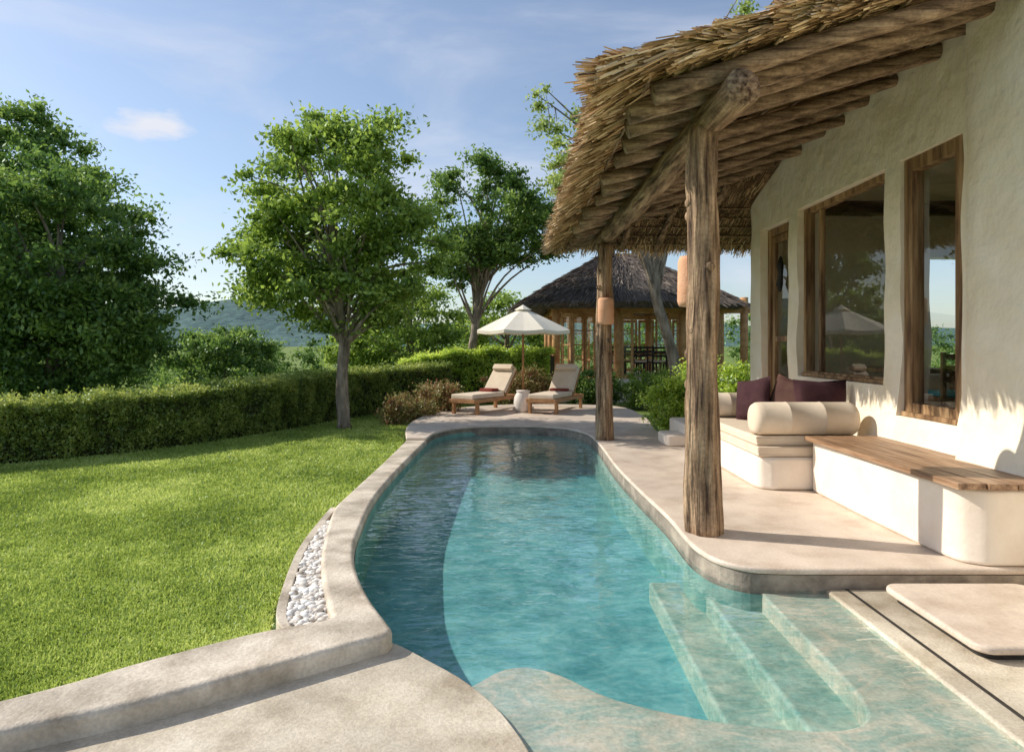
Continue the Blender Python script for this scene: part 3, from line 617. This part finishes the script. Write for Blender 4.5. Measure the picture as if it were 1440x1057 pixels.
# ---------------- pavilion ----------------
pav=empty('garden_pavilion',(3.6,21.5,0),'open wooden dining pavilion with grey thatched roof','pavilion')
MB().box(.9,7.0,19.0,25,-.3,.5).mk('platform',M['plaster_s'],pav,bevel=.05)
def shp(t,rx,ry,cx,cy,p=3.2):
    a=2*math.pi*t; cxn=math.cos(a);sn=math.sin(a); return cx+rx*abs(cxn)**(2/p)*(1 if cxn>=0 else -1),cy+ry*abs(sn)**(2/p)*(1 if sn>=0 else -1)
v=[];f=[];S=72;NR=14
for i in range(NR+1):
    u=i/NR; z=2.62+1.72*(u**.92)
    for j in range(S):
        x,y=shp(j/S,3.45*(1-u)+.45*u,3.4*(1-u)+.06*u,3.55+(-.15)*u,21.7,3.2-1*u); v.append((x,y,z+.03*noise.noise(Vector((x*3,y*3,z*3)))))
K=(NR+1)*S
for i in range(NR):
    for j in range(S): f.append((i*S+j,i*S+(j+1)%S,(i+1)*S+(j+1)%S,(i+1)*S+j))
f.append(tuple(NR*S+j for j in range(S)))
for j in range(S):
    x,y=shp(j/S,3.3,3.25,3.55,21.7); v.append((x,y,2.45))
for j in range(S):f.append((j,K+j,K+(j+1)%S,(j+1)%S))
for j in range(S): 
    x,y=shp(j/S,2.2,2.2,3.55,21.7); v.append((x,y,3.0))
for j in range(S): f.append((K+j,K+S+j,K+S+(j+1)%S,K+(j+1)%S))
f.append(tuple(K+S+j for j in range(S)))
pr_=mk('roof',v,f,M['gthatch'],pav)
n=14000; t=rng.random(n); u=rng.random(n)**1.3; B=[];D=[]
for a,b in zip(t,u):
    x,y=shp(a,3.45*(1-b)+.45*b,3.4*(1-b)+.06*b,3.55-.15*b,21.7,3.2-b); z=2.64+1.72*b**.92
    x2,y2=shp(a,3.45,3.4,3.55,21.7); d=Vector((x2-x+ (x-3.55)*.05,y2-y+(y-21.7)*.05,2.6-z-.08)); d=d.normalized() if d.length>.1 else Vector((0,0,-1))
    B.append((x,y,z));D.append((d.x+R.gauss(0,.12),d.y+R.gauss(0,.12),d.z+R.uniform(-.05,.2)))
V,F=blades(np.array(B),np.array(D),rng.uniform(.15,.4,n),rng.uniform(.006,.016,n),.5)
mk('straw_layer',V,F,M['gstraw'],pr_,attr=np.repeat(np.clip(rng.normal(.5,.25,n),0,1),4))
k=0
for x,y in [(1.25,19.4),(3.0,19.4),(4.85,19.4),(6.6,19.4),(1.25,24.3),(3.0,24.3),(4.85,24.3),(6.6,24.3),(1.25,21.8),(6.6,21.8)]:
    MB().tube([(x,y,.48),(x,y,2.8)],.11,12,wob=.1).mk('post' if k==0 else f'post.{k:03d}',M['pavwood'],pav,True);k+=1
MB().box(1.1,6.75,19.32,19.48,2.35,2.5).box(1.1,6.75,24.2,24.4,2.35,2.5).box(1.17,1.33,19.5,24.2,2.36,2.49).mk('beam',M['pavwood'],pav,bevel=.01)
def pdoor(x0,y0,x1,y1,k):
    d=Vector((x1-x0,y1-y0,0)); L0=d.length; m=Matrix.Translation((x0,y0,.5))@Matrix.Rotation(math.atan2(d.y,d.x),4,'Z')
    p=empty('folding_door' if k==0 else f'folding_door.{k:03d}',(x0,y0,.5),parent=pav)
    mb=MB().box(0,.07,-.025,.025,.01,1.84,m).box(L0-.07,L0,-.025,.025,.01,1.84,m).box(.07,L0-.07,-.022,.022,.01,.12,m).box(.07,L0-.07,-.022,.022,1.74,1.84,m)
    for q in (.52,.94,1.34): mb.box(.07,L0-.07,-.015,.015,q,q+.035,m)
    mb.mk('frame',M['pavwood'],p)
    v=[m@Vector(q) for q in [(.06,0,.1),(L0-.06,0,.1),(L0-.06,0,1.75),(.06,0,1.75)]]; mk('pane',[tuple(q) for q in v],[(0,1,2,3)],M['glass'],p)
k=0
for a in [(1.4,19.3,1.65,19.0),(1.68,19.0,2.05,19.45),(2.08,19.45,2.35,19.02),(3.1,19.4,3.45,19.4),(4.45,19.4,4.75,19.4),(5.0,19.4,5.5,19.4),(5.5,19.35,6.0,19.35)]: pdoor(*a,k);k+=1
for x in np.arange(1.5,6.4,.6): pdoor(x,24.3,x+.55,24.3,k);k+=1
table(3.7,20.8,.5,2.0,1.0,.72,M['frame'],'dark dining table inside the open pavilion')
for cx,cy,ro in [(3.1,20.1,math.pi),(3.75,20.1,math.pi),(4.3,20.1,math.pi),(3.1,21.5,0),(3.75,21.5,0),(4.3,21.5,0)]:
    chair(cx,cy,.5,ro,M['dark'],M['cream'],'dark dining chair at the pavilion table','chairs around the pavilion table')

# ---------------- hedge ----------------
def hedge(name,front,tops,dep,nleaf,label,base=-.14,mat='hedge',sz=.05):
    root=empty(name,(front[0][0],front[0][1],base),label,'hedge')
    P=np.array(cr([(a[0],a[1],t) for a,t in zip(front,tops)],8)); T=P[:,2].copy(); P=P[:,:2]
    d=np.gradient(P,axis=0); d/=np.linalg.norm(d,axis=1)[:,None]; nv=np.column_stack([-d[:,1],d[:,0]])
    v=[];f=[];n=len(P)
    for i in range(n):
        a=P[i]+nv[i]*.08;b=P[i]+nv[i]*(dep-.08); v+=[(a[0],a[1],base),(a[0],a[1],T[i]-.1),(b[0],b[1],T[i]-.1),(b[0],b[1],base)]
    for i in range(n-1):
        for j in range(3): f.append((4*i+j,4*i+j+1,4*i+5+j,4*i+4+j))
    f+=[(0,3,2,1),(4*n-4,4*n-3,4*n-2,4*n-1)]
    mk('branch_core',v,f,M['hedgecore'],root)
    q=rng.uniform(0,n-1.001,nleaf); i=q.astype(int); fr=(q-i)[:,None]
    p=P[i]*(1-fr)+P[i+1]*fr; nn=nv[i]; tp=T[i]*(1-fr[:,0])+T[i+1]*fr[:,0]
    side=rng.random(nleaf)<.58
    dd=np.where(side,np.abs(rng.normal(0,.05,nleaf)),rng.uniform(0,dep,nleaf)); 
    lump=np.array([noise.noise(Vector((a*2.6,b*2.6,0)))+.5*noise.noise(Vector((a*8,b*8,0))) for a,b in zip(p[:,0],p[:,1])])
    zz=np.where(side,base+(tp-base)*rng.random(nleaf)**.8,tp+np.abs(rng.normal(0,.05,nleaf))*1.3-.05+.10*lump)
    lump2=np.array([noise.noise(Vector((a*3,b*3,c_*3)))+.5*noise.noise(Vector((a*9,b*9,c_*9))) for a,b,c_ in zip(p[:,0],p[:,1],zz)])
    dd=dd-side*.09*lump2
    PP=np.column_stack([p+nn*dd[:,None],zz])
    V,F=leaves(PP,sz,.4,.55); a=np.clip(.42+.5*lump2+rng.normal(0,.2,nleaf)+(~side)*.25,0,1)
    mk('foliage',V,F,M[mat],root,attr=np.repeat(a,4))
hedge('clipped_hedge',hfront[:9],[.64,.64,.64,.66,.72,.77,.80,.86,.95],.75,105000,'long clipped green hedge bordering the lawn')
hedge('tall_hedge',[(-2.9,18.2),(-1.5,18.6),(0,18.4),(1.0,18.2)],[1.0,1.25,1.3,1.25],1.0,24000,'taller leafy green hedge behind the loungers',mat='bushy',sz=.075)

# ---------------- shrubs ----------------
bush('croton_shrub',[((-1.95,14.2,.2),(.55,.4,.35),1),((-1.6,15.3,.25),(.5,.5,.4),1),((-2.3,13.6,.1),(.3,.3,.3),.5)],15000,.06,M['croton'],'low bronze and green croton shrub beside the terrace',(-1.95,14.4,-.14),60,.2)
bush('round_shrub',[((2.75,11.6,.4),(.42,.45,.5),1),((3.1,12.2,.45),(.4,.4,.5),1)],15000,.065,M['bushy'],'bright yellow-green leafy shrub beside the porch',(2.8,11.7,-.14),50,.2)
bush('round_shrub',[((2.1,17.3,.35),(.9,.4,.45),1)],14000,.07,M['leaf2'],'dark green low shrub below the pavilion',(2.1,17.3,-.14),50,.22)
bush('round_shrub',[((3.5,17.0,.4),(.8,.5,.5),1)],11000,.07,M['leaf1'],'leafy green shrub below the pavilion',(3.5,17,-.14),45,.22)
bush('round_shrub',[((3.7,13.4,.5),(.5,.5,.65),1),((4.4,13,.6),(.4,.4,.7),1)],12000,.07,M['bushy'],'yellow-green shrub growing against the villa',(3.9,13.2,-.14),45,.22)
bush('round_shrub',[((.3,17.6,.3),(1.2,.4,.5),1)],14000,.06,M['croton'],'bronze-tinged shrub growing behind the loungers',(.3,17.6,-.14),50,.2)

# ---------------- trees ----------------
tree('garden_tree',(-3.2,13,-.14),[((-3.45,13,4.1),(1.6,1.5,1.95),3),((-4.6,13,3.3),(.8,.9,1.2),1.0),((-2.35,13.1,3.3),(1.05,1,1.3),1.1),((-3.2,13,2.3),(1.4,1.1,.55),.9)],
     [(-3.2,13,-.16),(-3.24,13,.8),(-3.2,13,1.6),(-3.35,13,2.6),(-3.45,13,3.8)],.13,190,.39,62000,.11,M['leaf1'],'leafy green shade tree on the lawn',limbs=70,up=.3)
tree('garden_tree',(-1.05,19,-.14),[((-.7,19,5.1),(1.8,1.4,1.6),2),((-1.4,19,3.8),(1.1,.9,.8),.7),((.6,19,4.4),(1.0,.9,.9),.7)],
     [(-1.05,19,-.16),(-1.12,19,1.0),(-1.0,19,2.2),(-.9,19,3.4),(-.7,19,4.6)],.14,120,.42,38000,.12,M['leaf2'],'slender dark green tree behind the loungers',limbs=50,up=.3)
tree('broadleaf_tree',(-10.1,15,-.14),[((-9.8,15,3.4),(2.0,1.8,2.0),2),((-8.7,15,2.0),(1.5,1.2,1.3),1),((-11.2,15,3.0),(1.6,1.5,2.2),1.2),((-10.0,14.6,1.3),(1.8,1,1.0),1)],
     [(-10.1,15,-.16),(-10.1,15,1),(-10,15,2),(-9.9,15,3.2)],.16,260,.48,110000,.12,M['leaf2'],'broad dense dark green tree beyond the hedge',limbs=30,up=.3)
tree('broadleaf_tree',(-12.9,16.5,-.14),[((-12.4,16.5,3.5),(1.8,1.5,2.4),2),((-12.2,15.5,1.2),(1.5,1,1.2),1)],
     [(-12.9,16.5,-.16),(-12.8,16.5,1.2),(-12.6,16.5,3)],.18,90,.55,36000,.14,M['leaf2'],'broad dense dark green tree beyond the hedge',limbs=20)
tree('broadleaf_tree',(-15,21,-.2),[((-14.9,21,7.2),(1.9,1.5,1.8),2),((-14.5,21,5.4),(2.2,1.5,1.5),1)],
     [(-15,21,-.2),(-15,21,3),(-14.9,21,6)],.2,80,.6,30000,.16,M['leaf2'],'tall green tree rising above the others',limbs=25)
tree('background_tree',(-10.6,25,-.3),[((-10.6,25,.9),(1.9,1.5,1.1),2)],[(-10.6,25,-.3),(-10.6,25,.5),(-10.6,25,1.0)],.16,80,.45,24000,.14,M['leaf2'],'small rounded dark green tree past the hedge',limbs=10,shell=.6)
tree('background_tree',(-3.6,23,-.3),[((-3.4,23,2.0),(1.6,1.3,1.6),2),((-5.2,24,1.3),(1.2,1,1.0),1)],[(-3.6,23,-.3),(-3.5,23,.8),(-3.4,23,2)],.16,80,.5,26000,.14,M['leaf1'],'rounded green tree past the hedge',limbs=12)
tree('background_tree',(-.2,27,-.3),[((-.2,27,1.9),(2.0,1.3,1.5),2)],[(-.2,27,-.3),(-.2,27,.8),(-.2,27,2)],.16,60,.5,18000,.15,M['leaf1'],'rounded green tree behind the tall hedge',limbs=10)
tree('feathery_tree',(4.15,17,-.14),[((1.7,17,6.2),(.9,1,1.5),1.2),((2.9,17,5.2),(1.2,1,1.1),.8),((6.3,17,9.6),(1.3,1,.9),.8),((4.5,17,7.6),(1.5,1,1.0),.8),((.75,17,7.3),(.4,.6,.5),.15)],
     [(4.15,17,-.16),(4.0,17,1.2),(3.6,17,2.6),(3.3,17,4.0),(3.2,17,5)],.16,110,.36,21000,.11,M['leaf3'],'feathery pale green tree behind the porch roof',limbs=60)
for x,y in [(13,6),(13,9.5),(14,12.5)]:
    tree('background_tree',(x,y,-.2),[((x,y,2.6),(1.9,1.7,2.4),2)],[(x,y,-.2),(x,y,1),(x,y,2.5)],.15,40,.6,8000,.2,M['leaf1'],'leafy green tree standing behind the villa',limbs=8)
lob=[]
for i in range(46):
    x=-52+i*1.9+R.uniform(-1,1); y=R.uniform(38,60); low=-30<x<-10
    lob.append(((x,y,(.1 if low else 1.2)+R.uniform(-.3,.7)),(2.2,1.6,R.uniform(1.0,1.5) if low else R.uniform(1.6,2.6)),1))
C_,V,F,a=clumpleaves(lob,620,.8,80000,.26,flat=.8)
mk('distant_wood',V,F,M['leaf2'],attr=a,kind='stuff',label='dense green wood filling the valley',cat='trees')
lob=[]
for i in range(60):
    y=R.uniform(14,32); x=-.98*y+R.uniform(0,.98)*y*.93-1.0
    if x>-5.2 and y<19: continue
    lob.append(((x,y,.0+R.uniform(-.1,.3)),(1.5,1.2,R.uniform(.3,.6)),1))
C_,V,F,a=clumpleaves(lob,500,.5,60000,.13,flat=.8); V[:,2]=np.maximum(V[:,2],-.45)
mk('undergrowth',V,F,M['leaf2'],attr=a,kind='stuff',label='dense green undergrowth beyond the hedge',cat='undergrowth')
v=[];f=[];nx=120;ny=14
for i in range(nx):
    x=-1100+i*16
    hgt=30+36*math.exp(-((x+400)/120)**2)+24*math.exp(-((x+600)/200)**2)+14*math.exp(-((x-100)/260)**2)
    for j in range(ny):
        t=j/(ny-1); y=800+t*300; z=-2+hgt*math.sin(t*math.pi/2)+4*noise.noise(Vector((x*.02,y*.02,0)))*t+3.2*noise.noise(Vector((x*.08,y*.08,3)))*t
        v.append((x,y,z))
for i in range(nx-1):
    for j in range(ny-1): f.append((i*ny+j,(i+1)*ny+j,(i+1)*ny+j+1,i*ny+j+1))
mk('hill',v,f,M['hill'],smooth=True,kind='structure',label='distant forested hill, haze painted in as blue-green')

# ---------------- light, sky, camera ----------------
el=math.radians(35); az=Vector((-.95,.30,0)).normalized()
sd=Vector((az.x*math.cos(el),az.y*math.cos(el),math.sin(el)))
sun=bpy.data.lights.new('sun','SUN'); sun.energy=5.0; sun.angle=math.radians(.5); sun.color=(1,.94,.84)
so=bpy.data.objects.new('sun',sun); so.rotation_euler=sd.to_track_quat('Z','Y').to_euler(); col.objects.link(so)
w=bpy.data.worlds.new('World'); sc.world=w; w.use_nodes=True; nt=w.node_tree; nt.nodes.clear(); N=nt.nodes.new; L=nt.links.new
wo=N('ShaderNodeOutputWorld'); bg=N('ShaderNodeBackground'); bg.inputs[1].default_value=.15; L(bg.outputs[0],wo.inputs[0])
sk=N('ShaderNodeTexSky'); sk.sky_type='NISHITA'; sk.sun_disc=False; sk.sun_elevation=el; sk.sun_rotation=math.atan2(az.x,az.y); sk.air_density=1.0; sk.dust_density=.8; sk.ozone_density=2.5
tc=N('ShaderNodeTexCoord'); mp=N('ShaderNodeMapping'); mp.inputs['Scale'].default_value=(1,1,3.2); L(tc.outputs['Generated'],mp.inputs[0])
n1=N('ShaderNodeTexNoise'); n1.inputs['Scale'].default_value=2.2; n1.inputs['Detail'].default_value=9; n1.inputs['Roughness'].default_value=.55; n1.inputs['Distortion'].default_value=.5; L(mp.outputs[0],n1.inputs[0])
mr=N('ShaderNodeMapRange'); mr.interpolation_type='SMOOTHSTEP'; mr.inputs[1].default_value=.45; mr.inputs[2].default_value=.78; mr.inputs[3].default_value=.12; mr.inputs[4].default_value=.75; L(n1.outputs[0],mr.inputs[0])
cd=Vector(((215-720)/960,1,(485-176)/960)).normalized()
sb=N('ShaderNodeVectorMath'); sb.operation='SUBTRACT'; sb.inputs[1].default_value=cd; nm=N('ShaderNodeVectorMath'); nm.operation='NORMALIZE'; L(tc.outputs['Generated'],nm.inputs[0]); L(nm.outputs[0],sb.inputs[0])
ms=N('ShaderNodeVectorMath'); ms.operation='MULTIPLY'; ms.inputs[1].default_value=(1,1,2.6); L(sb.outputs[0],ms.inputs[0]); ln=N('ShaderNodeVectorMath'); ln.operation='LENGTH'; L(ms.outputs[0],ln.inputs[0])
n2=N('ShaderNodeTexNoise'); n2.inputs['Scale'].default_value=16; n2.inputs['Detail'].default_value=8; L(mp.outputs[0],n2.inputs[0])
ma=N('ShaderNodeMath'); ma.operation='MULTIPLY_ADD'; ma.inputs[1].default_value=.11; L(n2.outputs[0],ma.inputs[0]); L(ln.outputs['Value'],ma.inputs[2])
mr2=N('ShaderNodeMapRange'); mr2.interpolation_type='SMOOTHSTEP'; mr2.inputs[1].default_value=.06; mr2.inputs[2].default_value=.11; mr2.inputs[3].default_value=1; mr2.inputs[4].default_value=0; L(ma.outputs[0],mr2.inputs[0])
mxm=N('ShaderNodeMath'); mxm.operation='MAXIMUM'; L(mr.outputs[0],mxm.inputs[0]); L(mr2.outputs[0],mxm.inputs[1])
mx=N('ShaderNodeMix'); mx.data_type='RGBA'; L(mxm.outputs[0],mx.inputs[0]); L(sk.outputs[0],mx.inputs[6]); mx.inputs[7].default_value=(5.4,5.6,6.2,1); L(mx.outputs[2],bg.inputs[0])
cam=bpy.data.cameras.new('camera'); co=bpy.data.objects.new('camera',cam); cam.lens=24; cam.sensor_width=36; cam.shift_y=-.0302; cam.clip_end=6000; cam.clip_start=.05
co.location=(0,0,1.45); co.rotation_euler=(math.radians(90),0,0); col.objects.link(co); sc.camera=co
